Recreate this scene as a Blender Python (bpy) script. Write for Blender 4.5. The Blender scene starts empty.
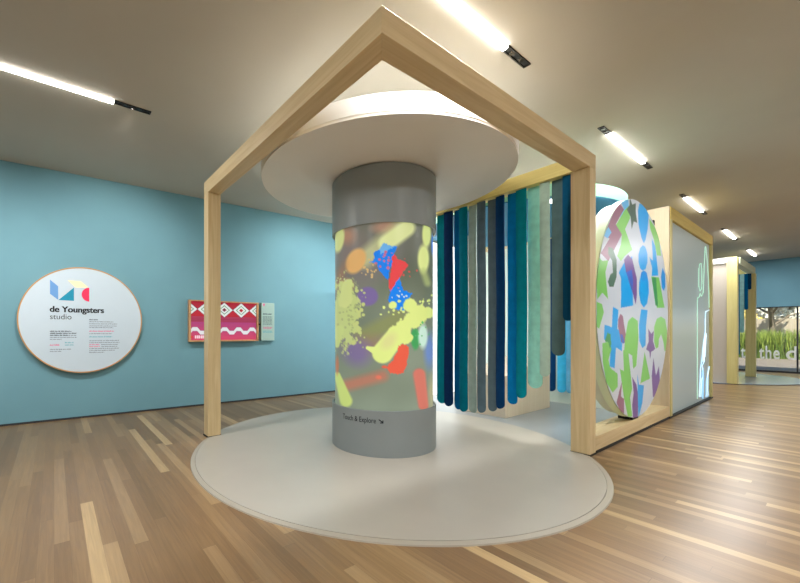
import bpy, bmesh, math, random
import numpy as np
from mathutils import Vector, Matrix

random.seed(7)
rng = np.random.default_rng(7)
S = bpy.context.scene
COL = S.collection

# ------------------------------------------------------------------ helpers
def lin(c):
    return tuple(((v / 255) / 12.92 if v / 255 <= 0.04045 else ((v / 255 + 0.055) / 1.055) ** 2.4) for v in c)

class MB:
    """collects simple solids into one mesh"""
    def __init__(self):
        self.bm = bmesh.new()
    def poly(self, pts, mi=0):
        f = self.bm.faces.new([self.bm.verts.new(p) for p in pts]); f.material_index = mi
        return self
    def prism(self, pts, z0, z1, axis='z', mi=0):
        """extrude a 2-D polygon; axis says which coordinate is extruded"""
        def P(a, b, c):
            return {'z': (a, b, c), 'y': (a, c, b), 'x': (c, a, b)}[axis]
        lo = [self.bm.verts.new(P(a, b, z0)) for a, b in pts]
        hi = [self.bm.verts.new(P(a, b, z1)) for a, b in pts]
        n = len(pts)
        fs = [self.bm.faces.new(lo[::-1]), self.bm.faces.new(hi)]
        for i in range(n):
            fs.append(self.bm.faces.new((lo[i], lo[(i + 1) % n], hi[(i + 1) % n], hi[i])))
        for f in fs:
            f.material_index = mi
        return self
    def box(self, x0, x1, y0, y1, z0, z1, mi=0):
        return self.prism([(x0, y0), (x1, y0), (x1, y1), (x0, y1)], z0, z1, mi=mi)
    def lathe(self, prof, n=96, c=(0, 0), close=True, mi=0):
        """revolve (r, z) profile about z; r == 0 ends close as fans"""
        rings = []
        for r, z in prof:
            if r < 1e-6:
                rings.append([self.bm.verts.new((c[0], c[1], z))])
            else:
                rings.append([self.bm.verts.new((c[0] + r * math.cos(2 * math.pi * i / n), c[1] + r * math.sin(2 * math.pi * i / n), z)) for i in range(n)])
        k = len(rings)
        for j in range(k if close else k - 1):
            a, b = rings[j], rings[(j + 1) % k]
            if len(a) == 1 and len(b) == 1:
                continue
            for i in range(n):
                i2 = (i + 1) % n
                if len(a) == 1:
                    f = self.bm.faces.new((a[0], b[i], b[i2]))
                elif len(b) == 1:
                    f = self.bm.faces.new((a[i], b[0], a[i2]))
                else:
                    f = self.bm.faces.new((a[i], b[i], b[i2], a[i2]))
                f.material_index = mi
        return self
    def tube(self, pts, r, n=8, r1=None):
        pts = [Vector(p) for p in pts]
        rings = []
        for i, p in enumerate(pts):
            d = (pts[min(i + 1, len(pts) - 1)] - pts[max(i - 1, 0)])
            d = d.normalized() if d.length > 1e-9 else Vector((0, 0, 1))
            up = Vector((0, 0, 1)) if abs(d.z) < 0.9 else Vector((1, 0, 0))
            u = d.cross(up).normalized(); v = d.cross(u).normalized()
            rr = r if r1 is None else r + (r1 - r) * i / max(1, len(pts) - 1)
            rings.append([self.bm.verts.new(p + rr * (math.cos(2 * math.pi * k / n) * u + math.sin(2 * math.pi * k / n) * v)) for k in range(n)])
        for a, b in zip(rings, rings[1:]):
            for k in range(n):
                self.bm.faces.new((a[k], a[(k + 1) % n], b[(k + 1) % n], b[k]))
        self.bm.faces.new(rings[0][::-1]); self.bm.faces.new(rings[-1])
        return self
    def build(self, name, mats, parent=None, bevel=0, smooth=False, loc=None, rotz=None):
        bm = self.bm
        bmesh.ops.recalc_face_normals(bm, faces=bm.faces)
        me = bpy.data.meshes.new(name); bm.to_mesh(me); bm.free()
        return link(name, me, mats, parent, bevel, smooth, loc, rotz)

def link(name, me, mats, parent=None, bevel=0, smooth=False, loc=None, rotz=None):
    o = bpy.data.objects.new(name, me); COL.objects.link(o)
    for m in (mats if isinstance(mats, (list, tuple)) else [mats]):
        me.materials.append(m)
    if parent is not None:
        o.parent = parent
    if loc is not None:
        o.location = loc
    if rotz is not None:
        o.rotation_euler.z = rotz
    if bevel:
        b = o.modifiers.new('bevel', 'BEVEL'); b.width = bevel; b.segments = 2; b.limit_method = 'ANGLE'; b.angle_limit = math.radians(40)
    if smooth:
        me.polygons.foreach_set('use_smooth', [True] * len(me.polygons))
        if hasattr(me, 'set_sharp_from_angle'):
            me.set_sharp_from_angle(angle=math.radians(35))
    return o

def tag(o, label, cat, group=None, kind=None):
    o['label'] = label; o['category'] = cat
    if group: o['group'] = group
    if kind: o['kind'] = kind
    return o

def thing(name, label, cat, loc=(0, 0, 0), rotz=0.0, group=None):
    o = bpy.data.objects.new(name, None); COL.objects.link(o)
    o.empty_display_size = 0.1
    o.location = loc; o.rotation_euler = (0, 0, rotz)
    return tag(o, label, cat, group)

def struct(o):
    o['kind'] = 'structure'
    return o

# ------------------------------------------------------------------ materials
def node_mat(name):
    m = bpy.data.materials.new(name); m.use_nodes = True
    nt = m.node_tree
    return m, nt, nt.nodes['Principled BSDF']

def mat(name, c, rough=0.6, var=0.05, scale=6.0, spec=0.4, metal=0.0, bump=0.0, bscale=200.0):
    """plain paint or cloth: base colour with a soft noise variation"""
    m, nt, b = node_mat(name)
    n = nt.nodes.new('ShaderNodeTexNoise'); n.inputs['Scale'].default_value = scale; n.inputs['Detail'].default_value = 4
    tc = nt.nodes.new('ShaderNodeTexCoord'); nt.links.new(tc.outputs['Object'], n.inputs['Vector'])
    r = nt.nodes.new('ShaderNodeValToRGB')
    a = lin(c)
    r.color_ramp.elements[0].position = 0.3; r.color_ramp.elements[1].position = 0.7
    r.color_ramp.elements[0].color = tuple(v * (1 - var) for v in a) + (1,)
    r.color_ramp.elements[1].color = tuple(min(1, v * (1 + var)) for v in a) + (1,)
    nt.links.new(n.outputs['Fac'], r.inputs['Fac']); nt.links.new(r.outputs['Color'], b.inputs['Base Color'])
    b.inputs['Roughness'].default_value = rough; b.inputs['Specular IOR Level'].default_value = spec; b.inputs['Metallic'].default_value = metal
    if bump:
        n2 = nt.nodes.new('ShaderNodeTexNoise'); n2.inputs['Scale'].default_value = bscale; n2.inputs['Detail'].default_value = 3
        nt.links.new(tc.outputs['Object'], n2.inputs['Vector'])
        bp = nt.nodes.new('ShaderNodeBump'); bp.inputs['Strength'].default_value = bump; bp.inputs['Distance'].default_value = 0.003
        nt.links.new(n2.outputs['Fac'], bp.inputs['Height']); nt.links.new(bp.outputs['Normal'], b.inputs['Normal'])
    return m

def timber(name, c, c2, axis=(1, 1, 0.06), rough=0.45):
    """pale timber, grain stretched along the small-scale axis"""
    m, nt, b = node_mat(name)
    tc = nt.nodes.new('ShaderNodeTexCoord'); mp = nt.nodes.new('ShaderNodeMapping')
    mp.inputs['Scale'].default_value = axis
    nt.links.new(tc.outputs['Object'], mp.inputs['Vector'])
    n = nt.nodes.new('ShaderNodeTexNoise'); n.inputs['Scale'].default_value = 14; n.inputs['Detail'].default_value = 6; n.inputs['Distortion'].default_value = 1.2
    nt.links.new(mp.outputs['Vector'], n.inputs['Vector'])
    r = nt.nodes.new('ShaderNodeValToRGB')
    r.color_ramp.elements[0].position = 0.35; r.color_ramp.elements[1].position = 0.65
    r.color_ramp.elements[0].color = lin(c2) + (1,); r.color_ramp.elements[1].color = lin(c) + (1,)
    nt.links.new(n.outputs['Fac'], r.inputs['Fac']); nt.links.new(r.outputs['Color'], b.inputs['Base Color'])
    b.inputs['Roughness'].default_value = rough; b.inputs['Specular IOR Level'].default_value = 0.3
    return m

def emit(name, c, strength):
    m, nt, b = node_mat(name)
    b.inputs['Base Color'].default_value = lin(c) + (1,)
    b.inputs['Emission Color'].default_value = lin(c) + (1,); b.inputs['Emission Strength'].default_value = strength
    return m

def attr_mat(name, rough=0.4, emission=0.0, diffuse=1.0, spec=0.4):
    """colours from the mesh's own painted pattern"""
    m, nt, b = node_mat(name)
    a = nt.nodes.new('ShaderNodeAttribute'); a.attribute_name = 'paint'
    if diffuse < 1:
        mx = nt.nodes.new('ShaderNodeMix'); mx.data_type = 'RGBA'; mx.inputs['Factor'].default_value = diffuse
        mx.inputs['A'].default_value = (0.02, 0.02, 0.02, 1); nt.links.new(a.outputs['Color'], mx.inputs['B'])
        nt.links.new(mx.outputs['Result'], b.inputs['Base Color'])
    else:
        nt.links.new(a.outputs['Color'], b.inputs['Base Color'])
    if emission:
        nt.links.new(a.outputs['Color'], b.inputs['Emission Color']); b.inputs['Emission Strength'].default_value = emission
    b.inputs['Roughness'].default_value = rough; b.inputs['Specular IOR Level'].default_value = spec
    return m

def glass_mat(name, tint=(1, 1, 1), refl=0.06, rough=0.02):
    m = bpy.data.materials.new(name); m.use_nodes = True
    nt = m.node_tree; nt.nodes.clear()
    o = nt.nodes.new('ShaderNodeOutputMaterial'); mx = nt.nodes.new('ShaderNodeMixShader'); mx.inputs[0].default_value = refl
    t = nt.nodes.new('ShaderNodeBsdfTransparent'); t.inputs['Color'].default_value = tuple(tint) + (1,)
    g = nt.nodes.new('ShaderNodeBsdfGlossy'); g.inputs['Roughness'].default_value = rough
    nt.links.new(t.outputs[0], mx.inputs[1]); nt.links.new(g.outputs[0], mx.inputs[2]); nt.links.new(mx.outputs[0], o.inputs[0])
    return m

def plank_floor():
    """walnut strip floor: boards run along X, 0.125 m wide, random lengths and tones"""
    m, nt, b = node_mat('walnut_strip_floor')
    N = nt.nodes.new; L = nt.links.new
    tc = N('ShaderNodeTexCoord'); sp = N('ShaderNodeSeparateXYZ'); L(tc.outputs['Object'], sp.inputs[0])
    def math_(op, a, bb=None):
        n = N('ShaderNodeMath'); n.operation = op
        for i, v in enumerate((a, bb)):
            if v is None: continue
            if hasattr(v, 'name'): L(v, n.inputs[i])
            else: n.inputs[i].default_value = v
        return n.outputs[0]
    row = math_('DIVIDE', sp.outputs['Y'], 0.09); rid = math_('FLOOR', row); rf = math_('FRACT', row)
    wn = N('ShaderNodeTexWhiteNoise'); wn.noise_dimensions = '1D'; L(rid, wn.inputs['W'])
    xo = math_('ADD', sp.outputs['X'], math_('MULTIPLY', wn.outputs['Value'], 9.0))
    cx = math_('DIVIDE', xo, 2.1); cid = math_('FLOOR', cx); cf = math_('FRACT', cx)
    cb = N('ShaderNodeCombineXYZ'); L(rid, cb.inputs[0]); L(cid, cb.inputs[1])
    w2 = N('ShaderNodeTexWhiteNoise'); w2.noise_dimensions = '2D'; L(cb.outputs[0], w2.inputs['Vector'])
    ramp = N('ShaderNodeValToRGB'); e = ramp.color_ramp.elements
    e[0].position = 0.0; e[0].color = lin((122, 94, 62)) + (1,)
    e[1].position = 1.0; e[1].color = lin((190, 160, 116)) + (1,)
    for p, c in ((0.3, (134, 104, 71)), (0.6, (142, 112, 77)), (0.88, (153, 123, 87)), (0.96, (172, 142, 102))):
        k = ramp.color_ramp.elements.new(p); k.color = lin(c) + (1,)
    L(w2.outputs['Value'], ramp.inputs['Fac'])
    mp = N('ShaderNodeMapping'); mp.inputs['Scale'].default_value = (1.1, 22, 1); L(tc.outputs['Object'], mp.inputs['Vector'])
    addv = N('ShaderNodeVectorMath'); addv.operation = 'ADD'; L(mp.outputs[0], addv.inputs[0]); L(w2.outputs['Color'], addv.inputs[1])
    gn = N('ShaderNodeTexNoise'); gn.inputs['Scale'].default_value = 2.2; gn.inputs['Detail'].default_value = 7; gn.inputs['Distortion'].default_value = 0.8
    L(addv.outputs[0], gn.inputs['Vector'])
    gr = N('ShaderNodeMapRange'); gr.inputs['From Min'].default_value = 0.3; gr.inputs['From Max'].default_value = 0.7; gr.inputs['To Min'].default_value = 0.86; gr.inputs['To Max'].default_value = 1.12
    L(gn.outputs['Fac'], gr.inputs['Value'])
    gap = math_('MAXIMUM', math_('LESS_THAN', rf, 0.012), math_('LESS_THAN', cf, 0.0012))
    gk = math_('SUBTRACT', 1.0, math_('MULTIPLY', gap, 0.35))
    k = math_('MULTIPLY', gr.outputs[0], gk)
    mul = N('ShaderNodeVectorMath'); mul.operation = 'SCALE'; L(ramp.outputs['Color'], mul.inputs[0]); L(k, mul.inputs['Scale'])
    L(mul.outputs[0], b.inputs['Base Color'])
    rr = N('ShaderNodeMapRange'); rr.inputs['To Min'].default_value = 0.27; rr.inputs['To Max'].default_value = 0.36; L(gn.outputs['Fac'], rr.inputs['Value'])
    L(rr.outputs[0], b.inputs['Roughness']); b.inputs['Specular IOR Level'].default_value = 0.5
    return m

# ------------------------------------------------------------------ painting on meshes
def inpoly(x, y, poly):
    c = np.zeros(x.shape, bool)
    n = len(poly); j = n - 1
    for i in range(n):
        xi, yi = poly[i]; xj, yj = poly[j]
        if yi != yj:
            k = ((yi > y) != (yj > y)) & (x < (xj - xi) * (y - yi) / (yj - yi) + xi)
            c ^= k
        j = i
    return c

def grid_object(name, P, colours, m, parent=None, wrap=False, **kw):
    """P: (nv, nu, 3) points, colours (nv, nu, 3) in sRGB 0-255; one face per cell, painted per vertex"""
    nv, nu, _ = P.shape
    idx = np.arange(nv * nu).reshape(nv, nu)
    if wrap:
        idx = np.concatenate([idx, idx[:, :1]], 1)
    f = np.stack([idx[:-1, :-1], idx[:-1, 1:], idx[1:, 1:], idx[1:, :-1]], -1).reshape(-1, 4)
    me = bpy.data.meshes.new(name)
    me.from_pydata(P.reshape(-1, 3).tolist(), [], f.tolist())
    c = np.clip(colours.reshape(-1, 3) / 255.0, 0, 1)
    c = np.where(c <= 0.04045, c / 12.92, ((c + 0.055) / 1.055) ** 2.4)
    at = me.color_attributes.new('paint', 'FLOAT_COLOR', 'POINT')
    at.data.foreach_set('color', np.concatenate([c, np.ones((len(c), 1))], 1).astype(np.float32).ravel())
    me.update()
    return link(name, me, m, parent, **kw)

def fnt(body, size, mat_, parent, M, name='lettering', bold=0.0, depth=0.001, spacing=1.0, width=None, heavy=0.0):
    """lettering as a real mesh; M places it (text x to the right, y up, z out of the surface)"""
    cu = bpy.data.curves.new(name, 'FONT'); cu.body = body; cu.size = size; cu.extrude = depth; cu.offset = bold; cu.space_character = spacing
    o = bpy.data.objects.new(name, cu); COL.objects.link(o)
    bpy.context.view_layer.update()
    me = bpy.data.meshes.new_from_object(o.evaluated_get(bpy.context.evaluated_depsgraph_get()))
    bpy.data.objects.remove(o)
    if width:
        xs = [v.co.x for v in me.vertices]; k = width / (max(xs) - min(xs))
        for v in me.vertices: v.co.x *= k
    if heavy:                                        # thicken the strokes sideways
        bm = bmesh.new()
        for k in (-1, -0.5, 0, 0.5, 1):
            m2 = me.copy(); m2.transform(Matrix.Translation((k * heavy, 0, 0))); bm.from_mesh(m2); bpy.data.meshes.remove(m2)
        bm.to_mesh(me); bm.free()
    me.transform(M)
    me.materials.clear()
    return link(name, me, mat_, parent)
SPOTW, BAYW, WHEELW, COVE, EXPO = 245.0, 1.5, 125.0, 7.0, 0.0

# ------------------------------------------------------------------ palette
M_blue = mat('teal_blue_wall_paint', (114, 160, 174), 0.75, 0.02, 2, 0.25)
M_blue_far = mat('teal_blue_far_paint', (112, 158, 176), 0.75, 0.02, 2, 0.25)
M_ceil = mat('warm_grey_ceiling_paint', (194, 189, 178), 0.9, 0.02, 1.5, 0.1)
M_white = mat('white_wall_paint', (228, 228, 224), 0.8, 0.01, 2, 0.2)
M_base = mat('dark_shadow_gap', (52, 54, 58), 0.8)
M_floor = plank_floor()
ASH, ASH2 = (222, 199, 156), (207, 181, 136)
M_ash_v = timber('ash_timber_upright', ASH, ASH2, (1, 1, 0.06))
M_ash_t = timber('ash_timber_lengthwise', ASH, ASH2, (0.06, 1, 1))
M_ash_s = timber('ash_timber_crosswise', ASH, ASH2, (1, 0.06, 1))
M_yel_v = timber('yellow_timber_upright', (212, 200, 138), (200, 187, 122), (1, 1, 0.06))
M_yel_t = timber('yellow_timber_lengthwise', (210, 186, 96), (196, 170, 84), (0.06, 1, 1))
M_yel_s = timber('yellow_lit_timber_crosswise', (222, 204, 130), (210, 190, 116), (1, 0.06, 1))  # yellow light on the first frame's rear beam put into the colour
M_panel = timber('pale_veneer_panel', (212, 194, 164), (204, 184, 152), (1, 1, 0.05))
M_matfloor = mat('grey_beige_vinyl', (179, 172, 160), 0.35, 0.02, 3, 0.45)
M_matedge = mat('grey_beige_vinyl_edge', (176, 167, 152), 0.4, 0.02, 3, 0.4)
M_paleblue = mat('pale_blue_grey_vinyl', (156, 176, 198), 0.16, 0.02, 3, 0.5)
M_blueish = mat('reflection_tinted_vinyl', (150, 154, 156), 0.3, 0.02, 3, 0.45)  # cooler than the mat: blue reflection of the strips put into the colour
M_grey = mat('satin_grey_metal', (138, 145, 145), 0.4, 0.02, 3, 0.4)
M_canopy = mat('grey_beige_canopy_paint', (236, 231, 222), 0.6, 0.01, 2, 0.3)
M_rim = mat('white_canopy_rim', (236, 234, 228), 0.6, 0.01, 2, 0.3)
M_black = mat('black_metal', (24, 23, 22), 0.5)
M_ink = mat('black_ink', (18, 26, 34), 0.7)
M_lamp = emit('lit_lamp_diffuser', (255, 252, 246), 22.0)

# ------------------------------------------------------------------ the setting
XL, XR, YN, YF, H = -8.0, 5.0, -6.0, 21.4, 4.12
WROT = math.radians(-2.5); W0 = Vector((-7.55, 0, 0))        # the blue left wall runs 2.5 degrees off the room's axis
WD = Vector((-math.sin(WROT), math.cos(WROT), 0)); WN = Vector((math.cos(WROT), math.sin(WROT), 0))
struct(MB().box(XL - 0.15, XR + 0.15, YN - 0.15, YF + 0.2, -0.12, 0.0).build('floor', M_floor))
struct(MB().box(XL - 0.15, XR + 0.15, YN - 0.15, YF + 0.2, H, H + 0.15).build('ceiling', M_ceil))
struct(MB().box(-0.2, 0, YN - 0.2, YF + 0.15, 0, H).build('wall_left', M_blue, None, loc=W0, rotz=WROT))
struct(MB().box(XR, XR + 0.15, YN - 0.15, YF + 0.2, 0, H).build('wall_right', M_white))
struct(MB().box(XL, XR, YN - 0.15, YN, 0, H).build('wall_rear', M_white))
WX0, WX1, WZ0, WZ1 = -4.2, 4.4, 0.0, 2.39
far = MB()
far.box(XL - 0.15, WX0, YF, YF + 0.2, 0, H).box(WX1, XR + 0.15, YF, YF + 0.2, 0, H).box(WX0, WX1, YF, YF + 0.2, WZ1, H)
struct(far.build('wall_far', M_blue_far))
struct(MB().box(0, 0.010, YN + 0.1, YF - 0.1, 0, 0.03).build('shadow_gap_left', M_base, None, loc=W0, rotz=WROT))  # dark strip standing in for the shadow gap at the wall's foot
M_frame = mat('dark_window_frame', (40, 42, 46), 0.4)
w1 = bpy.data.objects.new('window_1', None); COL.objects.link(w1); w1.location = (0, YF + 0.06, 0); struct(w1)
fr = MB()
mull = [WX0 + 0.03, -1.03, 1.7, WX1 - 0.03]
for i, x in enumerate(mull):
    fr.box(x - 0.02, x + 0.02, -0.04, 0.04, WZ0, WZ1)
fr.box(WX0, WX1, -0.045, 0.045, WZ0, WZ0 + 0.06).box(WX0, WX1, -0.045, 0.045, WZ1 - 0.03, WZ1)
fr.build('window_frame', M_frame, w1)
M_glass = glass_mat('window_glass', (0.97, 0.99, 0.98), 0.06)
for a, b in zip(mull, mull[1:]):
    MB().box(a + 0.02, b - 0.02, -0.006, 0.006, WZ0 + 0.06, WZ1 - 0.03).build('pane', M_glass, w1)
M_vinyl = mat('white_window_lettering', (252, 254, 252), 0.7, 0.0)
Mt = Matrix.Translation((-2.37, -0.012, 0.49)) @ Matrix.Rotation(math.radians(90), 4, 'X')
fnt('to the', 0.68, M_vinyl, w1, Mt, 'lettering', 0.012, 0.001, 1.12, 0.95)
Mt = Matrix.Translation((-1.30, -0.012, 0.49)) @ Matrix.Rotation(math.radians(90), 4, 'X')
fnt('de', 0.68, M_vinyl, w1, Mt, 'lettering', 0.012, 0.001, 1.05, 0.56)

# ------------------------------------------------------------------ pavilion axes: t along the open front, s inwards
A0 = Vector((-1.7446, 1.7297, 0)); ROT = math.radians(90)
UT = Vector((math.cos(ROT), math.sin(ROT), 0)); US = Vector((-math.sin(ROT), math.cos(ROT), 0))
def pt(t, s, z=0.0):
    return A0 + UT * t + US * s + Vector((0, 0, z))
HB, BT = 3.57, 0.178            # frame height, timber thickness
T1, S1 = 3.555, 3.53             # first bay

# ---- round floor mat
CT, CS = 1.79, 1.79
r = thing('round_floor_mat', 'round grey-beige vinyl floor mat lying under the painted light column', 'floor mat', pt(CT, CS), ROT)
MB().lathe([(0, 0), (2.336, 0), (2.336, 0.016), (0, 0.016)], 160).build('mat_surface', M_matfloor, r, smooth=True)
e = MB().lathe([(2.339, 0), (2.389, 0), (2.384, 0.010), (2.339, 0.014)], 160).build('edge_band', M_matedge, r, smooth=True)

# ---- first timber frame: three uprights, a floating front corner
r = thing('timber_frame', 'tall pale ash timber frame with a floating front corner over the round mat', 'frame', pt(0, 0), ROT)
b = BT
MB().prism([(0, 0), (T1, 0), (T1 - b, b), (b, b)], HB - b, HB).build('top_beam', M_ash_t, r, 0.003)
MB().prism([(0, 0), (b, b), (b, S1), (0, S1)], HB - b, HB).build('top_beam', M_ash_s, r, 0.003)
MB().prism([(T1, 0), (T1, S1), (T1 - b, S1), (T1 - b, b)], HB - b, HB).build('top_beam', M_yel_s, r, 0.003)
MB().box(0, b, S1 - b, S1, 0.017, HB - b).build('post', M_ash_v, r, 0.003)
MB().box(T1 - b, T1, 0, 0.2, 0.017, HB - b).build('post', M_ash_v, r, 0.003)
MB().box(T1 - b, T1, S1 - b, S1, 0.017, HB - b).build('post', M_ash_v, r, 0.003)
MB().box(-0.008, b + 0.008, S1 - b - 0.008, S1 + 0.008, 0, 0.018).build('foot_plate', M_black, r)
MB().box(T1 - b - 0.008, T1, -0.008, 0.205, 0, 0.018).build('foot_plate', M_black, r)

# ---- projection column
R0, RD = 0.668, 0.63
COLW = pt(CT + 0.012, CS + 0.008)
to_cam = Vector((0, 0, 0)) - COLW; AC = math.atan2(to_cam.y, to_cam.x)
r = thing('light_column', 'grey round column with a glowing drum of paint splashes between floor mat and canopy', 'display column', COLW, AC)
ZB, ZC, ZK = 0.55, 2.715, 3.41
MB().lathe([(0, 0.017), (R0, 0.017), (R0, ZB), (R0 - 0.008, ZB + 0.003), (R0 - 0.016, ZB), (R0 - 0.016, ZB - 0.02), (0, ZB - 0.02)], 128).build('base_ring', M_grey, r, smooth=True)
MB().lathe([(0, ZC + 0.02), (R0 - 0.016, ZC + 0.02), (R0 - 0.016, ZC), (R0, ZC), (R0, ZK - 0.025), (R0 - 0.03, ZK - 0.025), (R0 - 0.03, ZK), (0, ZK)], 128).build('cap_ring', M_grey, r, smooth=True)

nv, nu = 250, 460
aa = np.linspace(-math.pi, math.pi, nu, endpoint=False); zz = np.linspace(ZC + 0.02, ZB - 0.02, nv)
Ag, Zg = np.meshgrid(aa, zz)
P = np.stack([RD * np.cos(Ag), RD * np.sin(Ag), Zg], -1)
U = 48.5 / 47.2 * 374.6 * RD * np.sin(Ag) / (5.02 - RD * np.cos(Ag)); V = 110.6 - (Zg - 1.45) * 374.6 / (4.93 - RD * np.cos(Ag))   # pattern sheet, 97 units wide, origin at the middle of the drum top
back = np.cos(Ag) < 0
V = np.where(back, 186 - V, V)
def smooth_noise(freq, seed):
    g = np.random.default_rng(seed); out = np.zeros_like(U)
    for _ in range(14):
        kx, ky = g.normal(0, freq, 2); out += np.cos(kx * U + ky * V + g.uniform(0, 6.28))
    return out / 4.0
C = np.empty(U.shape + (3,))
tv = np.clip(V / 186, 0, 1)[..., None]
C[:] = np.array((98, 106, 88)) * (1 - tv) + np.array((140, 153, 134)) * tv
n1 = smooth_noise(0.05, 1)[..., None]
C += n1 * 7
N2 = smooth_noise(0.5, 2); N3 = smooth_noise(0.9, 3)
def lay(mask, c, op=1.0):
    w = (np.clip(mask, 0, 1) * op)[..., None]
    C[:] = C * (1 - w) + np.array(c) * w
def ell(px, py, rx, ry, rot=0, soft=0.12, rough=0.0):
    x = U - (px - 384.5); y = V - (py - 222); k = math.radians(rot)
    xr = x * math.cos(k) + y * math.sin(k); yr = -x * math.sin(k) + y * math.cos(k)
    d = np.sqrt((xr / rx) ** 2 + (yr / ry) ** 2) + rough * (N2 + 0.6 * N3) * 0.3
    return (1 + soft - d) / (2 * soft)
def cap(p, q, r0, soft=0.15, r1=None, rough=0.0):
    ax, ay = p[0] - 384.5, p[1] - 222; bx, by = q[0] - 384.5, q[1] - 222
    h = np.clip(((U - ax) * (bx - ax) + (V - ay) * (by - ay)) / ((bx - ax) ** 2 + (by - ay) ** 2), 0, 1)
    rr = r0 + ((r1 if r1 else r0) - r0) * h
    d = np.hypot(U - ax - h * (bx - ax), V - ay - h * (by - ay)) / rr + rough * (N2 + 0.6 * N3) * 0.3
    return (1 + soft - d) / (2 * soft)
def pol(pts, wob=1.2):
    return inpoly(U + wob * N2 * 0.6, V + wob * N3 * 0.6, [(x - 384.5, y - 222) for x, y in pts]).astype(float)
def dots(px, py, sx, sy, n, c, rmin, rmax, seed):
    g = np.random.default_rng(seed)
    for _ in range(n):
        q = g.uniform(rmin, rmax); lay(ell(g.normal(px, sx), g.normal(py, sy), q, q * g.uniform(0.8, 1.3)), c)
lay(ell(352, 252, 26, 26, 0, 0.9), (136, 118, 118), 0.75)
lay(ell(384, 262, 40, 12, -30, 0.9), (128, 118, 124), 0.5)
lay(ell(387, 227, 13, 6, 0, 0.5), (176, 134, 110), 0.9)
lay(ell(348, 234, 8, 8, 0, 0.6), (176, 130, 104), 0.85)
lay(cap((366, 258), (402, 230), 9, 0.5, 9), (206, 210, 150), 0.75)
lay(cap((388, 243), (408, 229), 8, 0.25), (226, 234, 164), 0.95)
lay(ell(340, 238, 5, 13, 10, 0.2), (208, 216, 142))
lay(ell(427, 236, 4.2, 13, 0, 0.2), (222, 236, 150))
lay(ell(424, 260, 5.5, 14, 0, 0.2), (228, 240, 154))
lay(cap((424, 272), (428, 284), 3, 0.6), (190, 205, 130), 0.7)
lay(ell(432.4, 246, 0.9, 10, 0, 0.3), (70, 130, 220))
lay(ell(357, 260, 9.5, 13.5, 28, 0.14), (222, 174, 108))
lay(ell(341, 276, 4, 14, 20, 0.7), (170, 120, 90), 0.6)
lay(cap((362, 338), (400, 318), 8, 0.5), (140, 146, 92), 0.85)
lay(ell(375, 345, 22, 8, 0, 0.8), (158, 124, 104), 0.7)
lay(ell(348, 285, 6.5, 7, 0, 0.35), (190, 150, 96), 0.9)
lay(ell(369, 296, 10.5, 9.5, 0, 0.14), (122, 104, 158))
lay(ell(358, 352, 14, 13, 35, 0.5), (126, 110, 156), 0.9)
lay(ell(347, 312, 14, 33, 0, 0.1, 0.75), (202, 216, 134), 0.88)
dots(352, 315, 7, 16, 40, (170, 182, 120), 0.5, 1.4, 31)
lay(cap((346, 300), (349, 282), 7, 0.1, 4.5, 0.4), (204, 214, 138))
lay(cap((340, 330), (338, 346), 5, 0.25, 2), (196, 212, 132))
dots(361, 318, 3.5, 16, 26, (196, 206, 130), 0.8, 2.2, 11)
dots(343, 280, 4, 5, 14, (200, 210, 150), 0.4, 0.9, 12)
lay(pol([(376, 252), (384, 246), (388, 249), (398, 246), (395, 256), (392, 268), (388, 280), (382, 272), (378, 262), (371, 262), (374, 258)]), (0, 128, 238))
lay(pol([(380, 249), (386, 243), (391, 246), (396, 246), (390, 250), (382, 254)]), (104, 178, 236))
lay(pol([(391, 282), (400, 277), (404, 290), (413, 294), (408, 303), (406, 311), (394, 309), (391, 300)]), (0, 132, 242))
lay(pol([(396, 253), (399, 259), (405, 262), (408, 266), (404, 273), (399, 279), (396, 286), (392, 292), (389, 280), (393, 271), (393, 260)]), (232, 70, 74))
dots(388, 258, 3.5, 5, 16, (206, 110, 140), 0.7, 1.4, 13)
dots(404, 272, 5, 6, 12, (224, 80, 76), 0.5, 1.1, 14)
dots(371, 268, 3.5, 6, 16, (214, 182, 120), 0.6, 1.3, 15)
dots(402, 295, 5, 2, 8, (210, 226, 220), 0.6, 1.1, 16)
lay(ell(416, 338, 4.5, 11, 0, 0.2, 0.2), (66, 166, 92))
lay(ell(430, 350, 5, 16, 0, 0.5), (116, 146, 206))
lay(ell(423.5, 336, 4.5, 12, 0, 0.25), (206, 238, 222))
Y = (226, 240, 142)
for q in ((411, 305, 7), (420, 314, 9.5), (428, 313, 6), (414, 321, 9), (405, 328, 8.5), (398, 334, 8.5), (407, 338, 6.5), (394, 305, 4)):
    lay(ell(q[0], q[1], q[2], q[2], 0, 0.08, 0.28), Y)
lay(cap((397, 336), (384, 353), 9.5, 0.08, 10.5), Y); lay(cap((380, 352), (369, 348), 5, 0.1, 1.8), Y)
lay(ell(390, 341, 9, 6, -50, 0.5), (222, 214, 150), 0.6)
dots(402, 315, 8, 6, 16, Y, 0.7, 1.6, 17); dots(424, 302, 6, 3, 12, Y, 0.5, 1.3, 18)
dots(424, 332, 5, 6, 10, (90, 190, 110), 0.5, 1.2, 19)
lay(pol([(400, 346), (405, 344), (410, 346), (409, 358), (407, 366), (406, 373), (391, 374), (389, 366), (394, 360), (398, 352)]), (236, 96, 70))
lay(ell(386, 367, 3, 1.5, 0, 0.2), (230, 100, 76))
lay(cap((346, 387), (384, 376), 5.5, 0.6), (190, 122, 100), 0.85)
lay(ell(380, 377.5, 3, 2, 0, 0.4), (224, 120, 96))
lay(cap((420, 374), (424, 404), 6, 0.2, 5), (218, 122, 106))
lay(cap((338, 376), (347, 402), 3.2, 0.2, 6.5), (200, 218, 126))
lay(ell(338, 366, 1.6, 9, 0, 0.4), (206, 120, 84), 0.8)
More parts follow.
